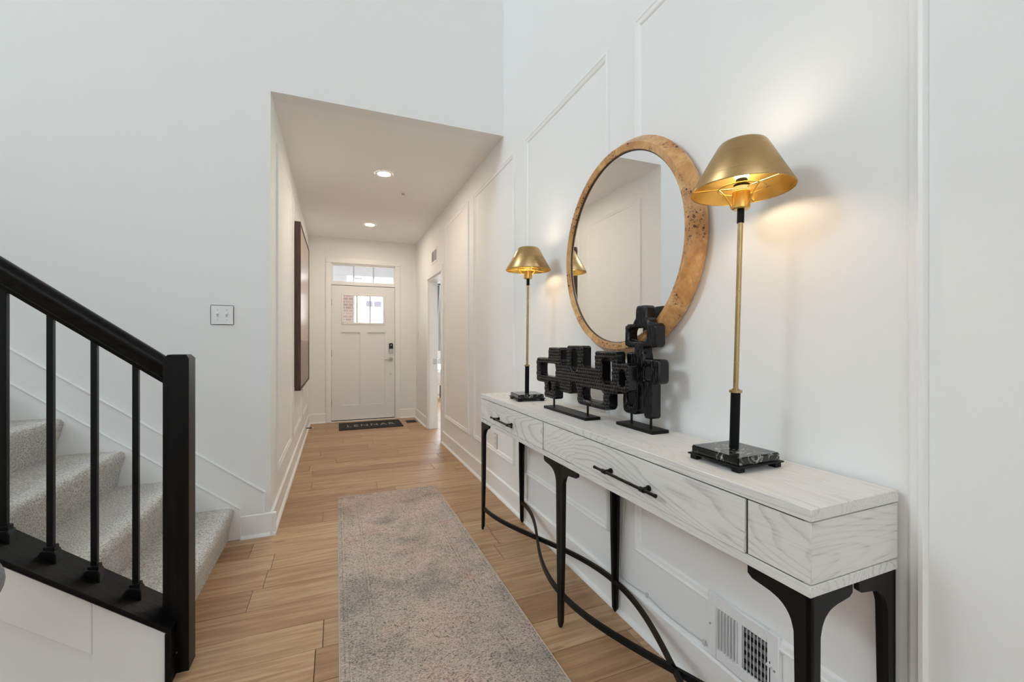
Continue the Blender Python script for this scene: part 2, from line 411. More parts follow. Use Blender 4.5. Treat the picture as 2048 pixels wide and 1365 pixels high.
b = BM(); box(b, BX, -2.60, BY, Y1, -.006, 0); box(b, -2.60, XR, BY, P0 - 11 * PW, -.006, 0); box(b, XR + .13, 4.8, 4.0, 9.9, -.006, 0)
struct('plank_field', b, M_FLOOR_FAR, fl)['kind'] = 'stuff'

# ---- walls
b = BM()
box(b, XR, XR + .12, BY, 5.133, 0, ZT); box(b, XR, XR + .12, 5.133, 5.945, 2.035, ZT); box(b, XR, XR + .12, 5.945, Y2 + .14, 0, ZT)
struct('wall_right', b, M_WALL)
b = BM(); box(b, BX, XL, Y1, Y1 + .12, 0, ZT); box(b, XL - .12, XL, Y1 + .12, Y2 + .14, 0, ZT); struct('wall_left', b, M_WALL)
struct('wall_header', box(BM(), XL, XR, Y1, Y1 + .12, ZC, ZT), M_WALL)
b = BM(); box(b, XL, -.095, Y2, Y2 + .14, 0, ZC); box(b, .865, XR, Y2, Y2 + .14, 0, ZC); box(b, -.095, .865, Y2, Y2 + .14, 2.372, ZC)
struct('wall_front', b, M_WALL)
struct('ceiling', box(BM(), XL, XR, Y1 + .12, Y2 + .14, ZC, ZC + .1), M_CEIL)
b = BM(); box(b, BX, XR, BY, Y1, ZT, ZT + .1); struct('ceiling_living_room', b, M_CEIL)
# living room walls behind the camera and at the far left
struct('wall_back', box(BM(), BX, XR, BY - .14, BY, 0, ZT), M_WALL)
struct('wall_living_room_left', box(BM(), BX - .14, BX, BY, Y1, 0, ZT), M_WALL)

# ---- picture-frame mouldings
PROF = [(0, 0), (0, .007), (.004, .013), (.011, .015), (.017, .010), (.026, .009), (.032, .005), (.036, 0)]
def wall_panel(n, plane, sgn, y0, y1, z0, z1):
    b = BM(); rings = []
    for d, h in PROF:
        x = plane + sgn * h
        rings.append([b.verts.new((x, yy, zz)) for yy, zz in ((y0 + d, z0 + d), (y1 - d, z0 + d), (y1 - d, z1 - d), (y0 + d, z1 - d))])
    for a, c in zip(rings, rings[1:]):
        for i in range(4): b.faces.new((a[i], a[(i + 1) % 4], c[(i + 1) % 4], c[i]))
    bmesh.ops.recalc_face_normals(b, faces=b.faces)
    struct('trim_%d' % n, b, M_TRIM)
n = 1
for y0, y1 in ((3.985, 4.955), (2.835, 3.805), (1.685, 2.64), (.520, 1.495), (-.64, .33)):
    wall_panel(n, XR, -1, y0, y1, .312, 2.535); n += 1
for y0, y1 in ((3.33, 4.30), (4.49, 5.46), (5.65, 6.62)):
    wall_panel(n, XL, 1, y0, y1, .312, 2.535); n += 1

# ---- baseboards with shoe moulding; run along an axis-aligned line, offset dir
def base_run(bm, p0, p1, nrm):
    th, ht, sh = .014, .138, .017
    prof = [(0, 0), (0, ht), (th * .55, ht), (th, ht - .006), (th, sh)] + [(th + sh * math.sin(a), sh * math.cos(a)) for a in (.3, .7, 1.1, PI / 2)] 
    prof.append((th + sh, 0))
    t = bmesh.new(); N = Vector((nrm[0], nrm[1], 0)); rings = []
    for p in (p0, p1): rings.append([t.verts.new(Vector((p[0], p[1], 0)) + N * d + Vector((0, 0, z))) for d, z in prof])
    k = len(prof)
    for i in range(k): t.faces.new((rings[0][i], rings[0][(i + 1) % k], rings[1][(i + 1) % k], rings[1][i]))
    t.faces.new(rings[0]); t.faces.new(rings[1][::-1]); bmesh.ops.recalc_face_normals(t, faces=t.faces); _merge(bm, t); return bm
b = BM(); base_run(b, (XR, BY), (XR, 5.058), (-1, 0)); base_run(b, (XR, 6.02), (XR, Y2), (-1, 0)); struct('baseboard_right', b, M_TRIM)
b = BM(); base_run(b, (XL, Y1 - .031), (XL, Y2), (1, 0)); base_run(b, (-.534, Y1), (XL + .031, Y1), (0, -1)); struct('baseboard_left', b, M_TRIM)
b = BM(); base_run(b, (XL, Y2), (-.146, Y2), (0, -1)); base_run(b, (.918, Y2), (XR, Y2), (0, -1)); struct('baseboard_front', b, M_TRIM)

# ---- front door opening: casing, jamb, transom
b = BM(); yf = Y2 - .018
box(b, -.146, -.0715, yf, Y2, 0, 2.365, .003, 1); box(b, .8425, .918, yf, Y2, 0, 2.365, .003, 1); box(b, -.146, .918, yf - .002, Y2, 2.365, 2.442, .003, 1)
box(b, -.095, -.0755, Y2, Y2 + .14, 0, 2.372); box(b, .8455, .865, Y2, Y2 + .14, 0, 2.372); box(b, -.0755, .8455, Y2, Y2 + .14, 2.352, 2.372)
box(b, -.0755, .8455, Y2 - .004, Y2 + .14, 2.040, 2.078, .002, 1)
struct('trim_20', b, M_TRIM)
tw = struct_empty('window_1', (.385, Y2 + .05, 2.08))
b = BM(); ya, yb = Y2 + .02, Y2 + .06
for x0, x1, z0, z1 in ((-.0755, -.050, 2.078, 2.352), (.820, .8455, 2.078, 2.352), (-.050, .820, 2.078, 2.100), (-.050, .820, 2.334, 2.352)): box(b, x0, x1, ya, yb, z0, z1, .002, 1)
struct('window_frame', b, M_TRIM, tw)
for xx in (.240, .525): struct('glazing_bar', box(BM(), xx - .008, xx + .008, ya + .008, yb - .008, 2.100, 2.334), M_SASH, tw)
for x0, x1 in ((-.050, .232), (.248, .517), (.533, .820)): struct('pane', box(BM(), x0, x1, ya + .018, ya + .022, 2.100, 2.334), M_GLASS, tw)

dr = struct_empty('door_1', (.385, Y2 + .02, 0.0))
DX0, DX1, DZ0, DZ1, DY = -.0705, .8405, .022, 2.033, Y2 + .006
LX0, LX1, LZ0, LZ1 = .096, .664, 1.482, 1.886
b = BM(); d0, d1 = DY, DY + .044
box(b, DX0, .068, d0, d1, DZ0, DZ1); box(b, .692, DX1, d0, d1, DZ0, DZ1); box(b, .068, .692, d0, d1, LZ1 + .028, DZ1); box(b, .068, .692, d0, d1, 1.335, LZ0 - .028)
box(b, .068, .692, d0, d1, DZ0, .240); box(b, .330, .440, d0, d1, .240, 1.335)
struct('door_slab', b, M_DOOR, dr)
for x0, x1 in ((.068, .330), (.440, .692)):
    b = BM(); box(b, x0, x1, d0 + .020, d1 - .010, .240, 1.335); struct('recessed_panel', b, M_DOOR, dr)
b = BM(); q = .028
for x0, x1, z0, z1 in ((LX0 - q, LX0, LZ0 - q, LZ1 + q), (LX1, LX1 + q, LZ0 - q, LZ1 + q), (LX0, LX1, LZ0 - q, LZ0), (LX0, LX1, LZ1, LZ1 + q)): box(b, x0, x1, d0 - .010, d1, z0, z1, .004, 1)
struct('lite_frame', b, M_DOOR, dr)
for xx in (.285, .475): struct('glazing_bar', box(BM(), xx - .009, xx + .009, d0 + .004, d1 - .01, LZ0, LZ1), M_SASH, dr)
for x0, x1 in ((LX0, .276), (.294, .466), (.484, LX1)): struct('pane', box(BM(), x0, x1, d0 + .02, d0 + .024, LZ0, LZ1), M_GLASS, dr)
for zz in (1.78, 1.02, .28): struct('hinge', box(BM(), DX0 - .012, DX0 + .004, d0 - .008, d0 + .01, zz - .05, zz + .05, .003, 1), M_BRONZE, dr)
b = BM(); box(b, .752, .812, d0 - .022, d0, 1.014, 1.172, .010, 3); kp = struct('keypad_lock', b, M_PLASTIC_BLACK, dr)
b = BM(); box(b, .754, .810, d0 - .0265, d0 - .018, 1.016, 1.085, .006, 2); struct('lock_lower_plate', b, M_CHROME, kp)['label'] = 'nickel lower half of the lock'
b = BM(); cyl(b, 0, 0, 0, .004, .008, 16); xform(b, Matrix.Translation((.782, d0 - .022, 1.140)) @ Matrix.Rotation(PI / 2, 4, 'X')); struct('lock_button', b, M_WHITE_PLASTIC, kp)
b = BM(); cyl(b, 0, 0, 0, .02, .032, 24); xform(b, Matrix.Translation((.782, d0, .921)) @ Matrix.Rotation(PI / 2, 4, 'X')); lv = struct('lever_rose', b, M_CHROME, dr)
tube(b := BM(), [(.782, d0 - .018, .921), (.782, d0 - .05, .921), (.765, d0 - .058, .922), (.72, d0 - .056, .918), (.678, d0 - .05, .914)], .0085, 8); struct('lever_handle', b, M_CHROME, lv)
b = BM(); cyl(b, 0, 0, 0, .012, .011, 16); xform(b, Matrix.Translation((.775, d0, .690)) @ Matrix.Rotation(PI / 2, 4, 'X')); struct('door_viewer', b, M_CHROME, dr)
struct('contact_sensor', box(BM(), .818, .838, d0 - .012, d0, 1.93, 1.985, .003, 1), M_WHITE_PLASTIC, dr)
b = BM(); box(b, DX0 - .005, DX0 + .002, DY + .02, DY + .05, 0, 2.039); box(b, DX1 - .002, DX1 + .005, DY + .02, DY + .05, 0, 2.039); box(b, DX0, DX1, DY + .02, DY + .05, DZ1 - .002, 2.040); struct('gap_shade_strip', b, M_PLASTIC_BLACK, dr)  # black strips that paint the shaded gap between door and jamb
struct('bottom_gap_strip', box(BM(), DX0, DX1, d0 + .004, d1, .008, .024), M_PLASTIC_BLACK, dr)  # black strip standing in for the dark gap under the door
struct('threshold', box(BM(), -.075, .847, Y2 - .035, Y2 + .14, 0, .009, .003, 1), M_TRIM, dr)

# ---- cased opening on the right into the front room
b = BM(); xf = XR - .018
box(b, xf, XR, 5.945, 6.022, 0, 2.035, .003, 1); box(b, xf, XR, 5.058, 5.133, 0, 2.035, .003, 1); box(b, xf - .002, XR, 5.058, 6.022, 2.035, 2.112, .003, 1)
box(b, XR, XR + .12, 5.925, 5.945, 0, 2.035); box(b, XR, XR + .12, 5.133, 5.153, 0, 2.035); box(b, XR, XR + .12, 5.153, 5.925, 2.015, 2.035)
box(b, XR + .012, XR + .05, 5.913, 5.925, 0, 2.015)
struct('trim_21', b, M_TRIM)
sp = obj('strike_plate', box(BM(), XR + .058, XR + .105, 5.9205, 5.9255, .885, .955, .002, 1), M_CHROME)
tag(sp, 'small nickel strike plate on the white doorway jamb', 'strike plate')

# ---- ceiling lights, sprinkler, vents, switches, outlets
def downlight(x, y, label):
    t = thing('recessed_light', label, 'ceiling light', (x, y, ZC), 'recessed lights in the hall ceiling')
    b = BM(); lathe(b, [(.056, ZC - .0005), (.056, ZC - .003), (.072, ZC - .006), (.080, ZC - .004), (.082, ZC - .0005)], x, y, 40); obj('trim_ring', b, M_WHITE_PLASTIC, t)
    b = BM(); lathe(b, [(0, ZC - .0025), (.057, ZC - .0025), (.057, ZC - .0008), (0, ZC - .0008)], x, y, 40); obj('diffuser', b, M_CAN, t)
downlight(.405, 4.167, 'round recessed ceiling light nearer the tall foyer opening')
downlight(.410, 6.05, 'round recessed ceiling light nearest the front door')
t = thing('fire_sprinkler', 'small white flush fire sprinkler in hall ceiling between two lights', 'sprinkler', (.642, 4.637, ZC))
b = BM(); lathe(b, [(.012, ZC - .001), (.012, ZC - .004), (.036, ZC - .004), (.042, ZC - .001)], .642, 4.637, 28); obj('escutcheon', b, M_WHITE_PLASTIC, t)
b = BM(); cyl(b, .642, 4.637, ZC - .016, ZC, .010, 14)
for a in (0, 1): box(b, .642 - .014 + a * .022, .642 - .008 + a * .022, 4.63, 4.644, ZC - .02, ZC - .003)
obj('nozzle', b, M_CHROME, t)

def register(name, label, y0, y1, z0, z1, cols, nl, fw, horiz=False, lever=True, pr=.006):
    """wall register on the right wall, nl slats per column"""
    t = thing(name, label, 'vent', (XR, (y0 + y1) / 2, z0))
    b = BM(); fx = XR - pr
    yi0, yi1, zi0, zi1 = y0 + fw, y1 - fw, z0 + fw, z1 - fw
    box(b, fx, XR, y0, yi0, z0, z1, .002, 1); box(b, fx, XR, yi1, y1, z0, z1, .002, 1); box(b, fx, XR, yi0, yi1, z0, zi0, .002, 1); box(b, fx, XR, yi0, yi1, zi1, z1, .002, 1)
    cw = (yi1 - yi0 - .014 * (cols - 1)) / cols
    for c in range(1, cols): box(b, fx, XR, yi0 + c * (cw + .014) - .014, yi0 + c * (cw + .014), zi0, zi1)
    obj('register_frame', b, M_WHITE_METAL, t)
    obj('cavity_shade', box(BM(), fx + .0070 if pr > .01 else XR - .0012, XR - .0004, yi0, yi1, zi0, zi1), M_HOLE_SHADE, t)  # dark sheet behind the slats, painted shade in place of a deep duct
    for c in range(cols):
        ya = yi0 + c * (cw + .014)
        ang = math.radians(-24 if c == cols - 1 else 28)
        for i in range(nl):
            b = BM()
            if horiz:
                hgt = (zi1 - zi0) / nl; box(b, -.004, .004, ya, ya + cw, -.0007, .0007)
                xform(b, Matrix.Translation((XR - .004, 0, zi0 + (i + .5) * hgt)) @ Matrix.Rotation(math.radians(35), 4, 'Y'))
            else:
                yy = ya + (i + .5) * cw / nl; box(b, -.0042, .0042, -.0006, .0006, zi0, zi1)
                xform(b, Matrix.Translation((fx + .0008, yy, 0)) @ Matrix.Rotation(ang, 4, 'Z'))
            obj('slat', b, M_WHITE_METAL, t)
        if not horiz and c == 0:
            for i in range(5):
                zz = zi0 + (i + .5) * (zi1 - zi0) / 5
                b = BM(); box(b, fx + .0052, fx + .0062, ya, ya + cw, zz - .006, zz + .006); obj('damper_blade', b, M_GALV, t)
    for yy in (y0 + .012, y1 - .012):
        b = BM(); cyl(b, 0, 0, 0, .002, .003, 10); xform(b, Matrix.Translation((fx, yy, (z0 + z1) / 2)) @ Matrix.Rotation(-PI / 2, 4, 'Y')); obj('screw', b, M_GALV, t)
    if lever:
        b = BM(); box(b, fx - .0006, fx, yi0 - .011, yi0 - .008, zi0 + .005, zi0 + .085); obj('lever_slot', b, M_HOLE_SHADE, t)
        b = BM(); box(b, fx - .008, fx, yi0 - .016, yi0 - .003, zi0 + .073, zi0 + .078); obj('damper_lever', b, M_WHITE_METAL, t)
register('wall_register', 'white steel wall register low on wall under the console near end', .847, 1.100, .150, .355, 2, 7, .036, pr=.0168)
register('return_grille', 'small white louvred vent high on wall above the side doorway', 5.40, 5.74, 2.205, 2.395, 2, 8, .03, True, False)

def plate(name, label, cat, cx, cy, cz, wd, ht, nrm, fit, group=None):
    """wall plate; nrm 'x-','x+','y-' ; fit = 'toggle2','toggle','outlet'"""
    t = thing(name, label, cat, (cx, cy, cz), group)
    R = {'y-': 0, 'x-': -PI / 2, 'x+': PI / 2}[nrm]
    Mx = Matrix.Translation((cx, cy, cz)) @ Matrix.Rotation(R, 4, 'Z')
    b = BM(); box(b, -wd / 2, wd / 2, -.006, 0, -ht / 2, ht / 2, .003, 2); obj('cover_plate', xform(b, Mx), M_WHITE_PLASTIC, t)
    if fit.startswith('toggle'):
        for dx in ((-.023, .023) if fit == 'toggle2' else (0,)):
            b = BM(); box(b, dx - .0055, dx + .0055, -.0066, -.005, -.0125, .0125); obj('toggle_slot', xform(b, Mx), M_SASH, t)
            b = BM(); box(b, -.0042, .0042, -.016, 0, -.005, .005, .0015, 1)
            xform(b, Mx @ Matrix.Translation((dx, -.004, .002)) @ Matrix.Rotation(math.radians(-28), 4, 'X')); obj('toggle', b, M_WHITE_PLASTIC, t)
            for dz in (-.030, .030):
                b = BM(); cyl(b, 0, 0, 0, .001, .0028, 10); xform(b, Mx @ Matrix.Translation((dx, -.006, dz)) @ Matrix.Rotation(PI / 2, 4, 'X')); obj('screw', b, M_SASH, t)
    elif fit == 'rocker':
        b = BM(); box(b, -.016, .016, -.009, -.004, -.033, .033, .002, 1); obj('rocker', xform(b, Mx), M_WHITE_PLASTIC, t)
    else:
        for dz in (-.02, .02):
            b = BM(); box(b, -.016, .016, -.008, -.004, dz - .014, dz + .014, .004, 2); r_ = obj('receptacle', xform(b, Mx), M_WHITE_PLASTIC, t)
            b = BM(); box(b, -.008, -.006, -.0084, -.006, dz - .004, dz + .006); box(b, .006, .008, -.0084, -.006, dz - .004, dz + .006); obj('slots', xform(b, Mx), M_HOLE_SHADE, r_)
plate('light_switch', 'white double toggle switch plate on wall above the staircase', 'light switch', -.630, Y1, 1.350, .118, .117, 'y-', 'toggle2')
plate('light_switch', 'white single light switch on right wall beside front door corner', 'light switch', XR, 6.79, 1.285, .075, .117, 'x-', 'rocker')
plate('wall_outlet', 'white wall outlet behind far front leg of console', 'outlet', XR, 3.235, .405, .074, .117, 'x-', 'outlet')
plate('wall_outlet', 'white wall outlet below the dark framed picture', 'outlet', XL, 5.555, .400, .074, .117, 'x+', 'outlet')

# ------------------------------------------------------------------ staircase
SL = .761; RISE, RUN, XN = .196, .2575, -.566
st = thing('staircase', 'carpeted staircase with black newel, handrail and iron balusters against left wall', 'staircase', (-.53, 2.4, 0))
NSTEP = 13
def step_poly():
    r = .030; p = []
    p.append((-.033, -RISE + .0)); p.append((-.026, -RISE + .06)); p.append((-.006, -.058))
    for a in (-.35, -.1, .25, .6, .95, 1.25, PI / 2): p.append((-r + r * math.cos(a) , -r + r * math.sin(a)))
    p += [(-.15, .001), (-RUN - .045, 0), (-RUN - .045, -RISE)]
    return p
for i in range(NSTEP):
    b = BM(); x0, z0 = XN - i * RUN, (i + 1) * RISE
    prism(b, [(x0 + u, z0 + v) for u, v in step_poly()], 'y', 1.982, Y1 - .019)
    obj('carpeted_step', b, M_CARPET, st, 60)
xe = -3.9
capz = lambda x: .378 + SL * (-.773 - x)
b = BM(); prism(b, [(-.548, 0), (-.548, capz(-.548) - .02), (xe, capz(xe) - .02), (xe, 0)], 'y', 1.868, 1.980); obj('knee_wall', b, M_WALL, st)
b = BM(); lo = lambda x: capz(x) - .205
prism(b, [(-.748, lo(-.748)), (-.748, capz(-.748) - .02), (xe, capz(xe) - .02), (xe, lo(xe))], 'y', 1.856, 1.868, .002)
prism(b, [(-.549, 0), (-.549, capz(-.549) - .02), (-.7465, capz(-.7465) - .02), (-.7465, 0)], 'y', 1.856, 1.868, .001)
obj('outer_stringer_board', b, M_TRIM, st)
b = BM(); prism(b, [(-.53, capz(-.53) - .021), (-.53, capz(-.53)), (xe, capz(xe)), (xe, capz(xe) - .021)], 'y', 1.836, 2.006, .004); obj('cap_rail', b, M_BLACKRAIL, st)
b = BM(); box(b, -.548, -.530, 1.840, 1.899, 0, capz(-.53) - .012, .002, 1); obj('end_board', b, M_BLACKWOOD, st)
# newel with chamfered top
b = BM(); nx0, nx1, ny0, ny1, cz = -.571, -.494, 1.900, 1.977, .0105
t_ = bmesh.new(); rr = []
for z, ins in ((0, 0), (1.129, 0), (1.143, .011)): rr.append([t_.verts.new(p) for p in ((nx0 + ins, ny0 + ins, z), (nx1 - ins, ny0 + ins, z), (nx1 - ins, ny1 - ins, z), (nx0 + ins, ny1 - ins, z))])
for a, c in zip(rr, rr[1:]):
    for i in range(4): t_.faces.new((a[i], a[(i + 1) % 4], c[(i + 1) % 4], c[i]))
t_.faces.new(rr[0][::-1]); t_.faces.new(rr[-1]); _merge(b, t_)
nw = obj('newel_post', b, M_BLACKWOOD, st, 20)
b = BM(); cyl(b, 0, 0, 0, .004, .005, 12); xform(b, Matrix.Translation((-.533, 1.900, .075)) @ Matrix.Rotation(PI / 2, 4, 'X')); obj('screw', b, M_GALV, nw)
# handrail
railz = lambda x: 1.036 + .757 * (-.571 - x)
sec = [(-.018, 0), (.018, 0), (.022, .010), (.026, .016), (.026, .020), (.022, .026), (.024, .040), (.031, .052), (.033, .066), (.029, .082), (.019, .094), (.007, .099),
       (-.007, .099), (-.019, .094), (-.029, .082), (-.033, .066), (-.031, .052), (-.024, .040), (-.022, .026), (-.026, .020), (-.026, .016), (-.022, .010)]
b = BM(); ra = [b.verts.new((nx0 + .001, 1.938 + s, railz(nx0) + u)) for s, u in sec]; rb_ = [b.verts.new((xe, 1.938 + s, railz(xe) + u)) for s, u in sec]
k_ = len(sec)
for i in range(k_): b.faces.new((ra[i], ra[(i + 1) % k_], rb_[(i + 1) % k_], rb_[i]))
b.faces.new(ra); b.faces.new(rb_[::-1]); bmesh.ops.recalc_face_normals(b, faces=b.faces); obj('handrail', b, M_BLACKRAIL, st, 30)
bme = sme = None
for k in range(27):
    x = -.659 - .1135 * k; h0, h1 = capz(x), railz(x)
    o = obj('baluster', box(BM(), x - .0085, x + .0085, 1.9295, 1.9465, h0 - .005, h1 + .008, .001, 1), M_IRON, st)
    b = BM(); q = .021
    prism(b, [(x - q, h0 + SL * q - .001), (x + q, h0 - SL * q - .001), (x + q, h0 + .012), (x + .016, h0 + .026), (x - .012, h0 + .034), (x - q, h0 + .030)], 'y', 1.938 - q, 1.938 + q, .003)
    box(b, x - .015, x + .015, 1.923, 1.953, h0 + .020, h0 + .042, .002, 1)
    obj('shoe', b, M_IRON, o)
# wall skirt boards
b = BM(); z2 = lambda x: .189 + .785 * (-.537 - x); z1_ = lambda x: .268 + .777 * (-.405 - x)
prism(b, [(-.534, 0), (-.534, z2(-.534)), (xe, z2(xe)), (xe, z2(xe) - .55), (-1.0, .05), (-.9, 0)], 'y', Y1 - .018, Y1, .002)
tube(b, [(-.536, Y1 - .0165, z2(-.536) - .004), (xe, Y1 - .0165, z2(xe) - .004)], .0075, 8)
obj('wall_stringer_board', b, M_TRIM, st)
b = BM(); prism(b, [(-.405, .139), (-.405, z1_(-.405)), (xe, z1_(xe)), (xe, z2(xe) - .1), (-.534, .1), (-.534, .139)], 'y', Y1 - .009, Y1, .001)
# small rounded bead along the board's upper edge
def bead(b, za, zb, xa, yy): tube(b, [(xa, yy, za), (xe, yy, zb)], .0085, 8)
bead(b, z1_(-.405) - .004, z1_(xe) - .004, -.405, Y1 - .0085); tube(b, [(-.409, Y1 - .0085, .140), (-.409, Y1 - .0085, z1_(-.405))], .0080, 8)
obj('wall_skirt_board', b, M_TRIM, st)

struct('floor_landing', box(BM(), BX, XN - 12 * RUN - RUN - .04, 1.87, Y1 - .001, NSTEP * RISE - .25, NSTEP * RISE), M_CARPET)

# ------------------------------------------------------------------ runner rug
t = thing('runner_rug', 'faded grey and pink oriental runner rug on hall floor', 'rug', (.38, 2.3, 0))
obj('pile', box(BM(), RUG[0] + .005, RUG[1] - .005, RUG[2] + .005, RUG[3] - .005, .0005, .0065, .0015, 1), M_RUG, t)
b = BM()
for x0, x1, y0, y1 in ((RUG[0], RUG[0] + .005, RUG[2], RUG[3]), (RUG[1] - .005, RUG[1], RUG[2], RUG[3]), (RUG[0], RUG[1], RUG[2], RUG[2] + .005), (RUG[0], RUG[1], RUG[3] - .005, RUG[3])): box(b, x0, x1, y0, y1, .0003, .007, .002, 1)
obj('bound_edge', b, M_RUGEDGE, t)['label'] = 'pale bound edge'

# ------------------------------------------------------------------ console table
CX, CY, CD, CL, CTOP, CBOT = .8615, .567, .293, 2.068, .860, .683
ct = thing('console_table', 'long whitewashed ash console table with black metal legs against right wall', 'console table', (CX, CY, 0))
x0, x1, y0, y1 = CX, CX + CD, CY, CY + CL
obj('tabletop', box(BM(), x0 - .002, x1, y0 - .002, y1 + .002, CTOP - .026, CTOP, .0015, 1), M_ASH, ct)
obj('case_core', box(BM(), x0 + .0035, x1 - .004, y0 + .017, y1 - .017, CBOT + .01, CTOP - .02), M_GAP_SHADE, ct)
obj('bottom_rail', box(BM(), x0, x1, y0, y1, CBOT, CBOT + .0235, .0015, 1), M_ASH, ct)
fz0, fz1 = CBOT + .0265, CTOP - .029
def front(name, ya, yb, proud=0.0): return obj(name, box(BM(), x0 - proud, x0 + .003, ya, yb, fz0, fz1, .0008, 1), M_ASH, ct)
front('front_panel', y0, .7075); front('front_panel', 1.4675, 1.7425); front('front_panel', 2.4945, y1)
obj('end_panel', box(BM(), x0 + .0031, x1, y0, y0 + .016, fz0, fz1, .0006, 1), M_ASH_END, ct)
obj('end_panel', box(BM(), x0 + .0031, x1, y1 - .016, y1, fz0, fz1, .001, 1), M_ASH_END, ct)
obj('back_panel', box(BM(), x1 - .012, x1, y0 + .017, y1 - .017, fz0, fz1), M_ASH, ct)
for ya, yb, hy in ((.7125, 1.4655, 1.127), (1.7475, 2.4925, 2.195)):
    dw = front('drawer', ya, yb, .005)
    hz, hx = .757, x0 - .034
    b = BM(); tube(b, [(hx, hy - .155, hz), (hx, hy - .152, hz), (hx, hy, hz), (hx, hy + .152, hz), (hx, hy + .155, hz)], .0048, 10)
    for s in (-1, 1):
        tube(b, [(hx, hy + s * .088, hz), (hx, hy + s * .106, hz)], .0075, 12)
        for a in (.0945, ): tube(b, [(x0 - .004, hy + s * a, hz), (hx, hy + s * a, hz)], .0062, 12)
        cylb = [(x0 - .0065, hy + s * .0945, hz), (x0 - .012, hy + s * .0945, hz)]; tube(b, cylb, .009, 12)
        tube(b, [(hx, hy + s * .150, hz), (hx, hy + s * .1556, hz)], .0055, 10)
    obj('handle', b, M_BLACKMETAL, dw)
# legs: an L or T of two flared plates, tapering to the floor
def plate_poly(sides, w_top, w_mid, w_bot, arm):
    """(u,z) outline; u=0 is the outer edge for one-sided plates, centre for two-sided ones"""
    zt, ztip = CBOT, CBOT - .014
    def flare(s, w0): 
        pts = [(s * arm, zt), (s * arm, ztip - .004), (s * (arm - .012), ztip - .012)]
        za = zt - .085
        for k in range(0, 9):
            a = k / 8 * PI / 2
            pts.append((s * (w0 + (arm * .62 - w0) * (1 - math.sin(a))), (ztip - .016) + (za - (ztip - .016)) * (1 - math.cos(a))))
        return pts
    if sides == 1:
        return flare(1, w_top) + [(w_mid, .32), (w_bot, .018), (w_bot * .6, 0), (0.003, 0), (0, .01), (0, zt)]
    A = flare(1, w_top / 2); B = flare(-1, w_top / 2)
    return A + [(w_mid / 2, .32), (w_bot / 2, .018), (w_bot * .25, 0), (-w_bot * .25, 0), (-w_bot / 2, .018), (-w_mid / 2, .32)] + B[::-1]
def leg(yc, back, kind):
    b = BM(); fx = (x1 - .004) if back else x0 + .002; sx = -1 if back else 1; th = .011
    if kind == 'mid':
        P = [(yc + u, z) for u, z in plate_poly(2, .056, .046, .030, .145)]; fo = yc
    else:
        sy = 1 if kind == 'near' else -1
        P = [(yc + sy * u, z) for u, z in plate_poly(1, .035, .030, .022, .143)]; fo = yc + (0 if sy > 0 else -th)
    prism(b, P, 'x', fx, fx + sx * th, .0015)
    Q = [(fx + sx * u, z) for u, z in plate_poly(1, .030, .027, .020, .134)]
    if kind == 'mid': prism(b, Q, 'y', yc - .007, yc + .007, .0015)
    else:
        sy = 1 if kind == 'near' else -1
        prism(b, Q, 'y', yc, yc + sy * th, .0015)
    obj('leg', b, M_BLACKMETAL, ct, 30)
for yc, kind in ((y0 + .001, 'near'), (1.602, 'mid'), (y1 - .001, 'far')):
    for back in (False, True): leg(yc, back, kind)
sec_ = [(-.006, -.011), (.006, -.011), (.006, .011), (-.006, .011)]
for ph in (0, 1):
    pts = []
    for k in range(61):
        yy = y0 + .012 + (CL - .024) * k / 60; c = (1 + math.cos(PI * 2 * (yy - 1.602) / (CL - .03))) / 2
        xa, xb_ = x0 + .013, x1 - .017
        xx = xa + (xb_ - xa) * (c if ph == 0 else 1 - c)
        pts.append((xx, yy, .135 + (.0115 if ph else -.0115) * 0))
    obj('curved_stretcher', tube(BM(), pts, 0, sect=sec_), M_BLACKMETAL, ct)
ct.rotation_euler = (0, 0, .0055)

# ------------------------------------------------------------------ round mirror
MY, MZ, MR = 1.548, 1.583, .4545
mr = thing('round_mirror', 'large round wall mirror with burl wood frame above the console', 'mirror', (XR, MY, MZ))
def ring(b, prof, n=128):
    t = bmesh.new(); R = []
    for i in range(n):
        a = 2 * PI * i / n
        R.append([t.verts.new((x, MY + r * math.cos(a), MZ + r * math.sin(a))) for r, x in prof])
    k = len(prof)
    for i in range(n):
        for j in range(k): t.faces.new((R[i][j], R[i][(j + 1) % k], R[(i + 1) % n][(j + 1) % k], R[(i + 1) % n][j]))
    bmesh.ops.recalc_face_normals(t, faces=t.faces); _merge(b, t); return b
XF = XR - .070
obj('burl_frame', ring(BM(), [(MR - .008, XR - .004), (MR, XR - .03), (MR, XF + .038), (MR - .003, XF + .033), (MR - .0285, XF), (MR - .0305, XF), (MR - .054, XF + .006), (MR - .056, XF + .009), (MR - .056, XR - .004)]), M_BURL, mr, 20)
obj('inner_lip', ring(BM(), [(MR - .0555, XF + .010), (MR - .0555, XR - .01), (MR - .0605, XR - .01), (MR - .0605, XF + .014)]), M_DARKEDGE, mr)['label'] = 'dark inner lip'
b = BM(); vs = [b.verts.new((XF + .0155, MY + (MR - .058) * math.cos(2 * PI * i / 96), MZ + (MR - .058) * math.sin(2 * PI * i / 96))) for i in range(96)]
vs2 = [b.verts.new((XF + .0205, v.co.y, v.co.z)) for v in vs]
b.faces.new(vs); b.faces.new(vs2[::-1])
for i in range(96): b.faces.new((vs[i], vs[(i + 1) % 96], vs2[(i + 1) % 96], vs2[i]))
bmesh.ops.recalc_face_normals(b, faces=b.faces); obj('mirror_glass', b, M_MIRROR, mr, 20)
mr.rotation_euler = (0, 0, -.0095); mr.location.x -= .001

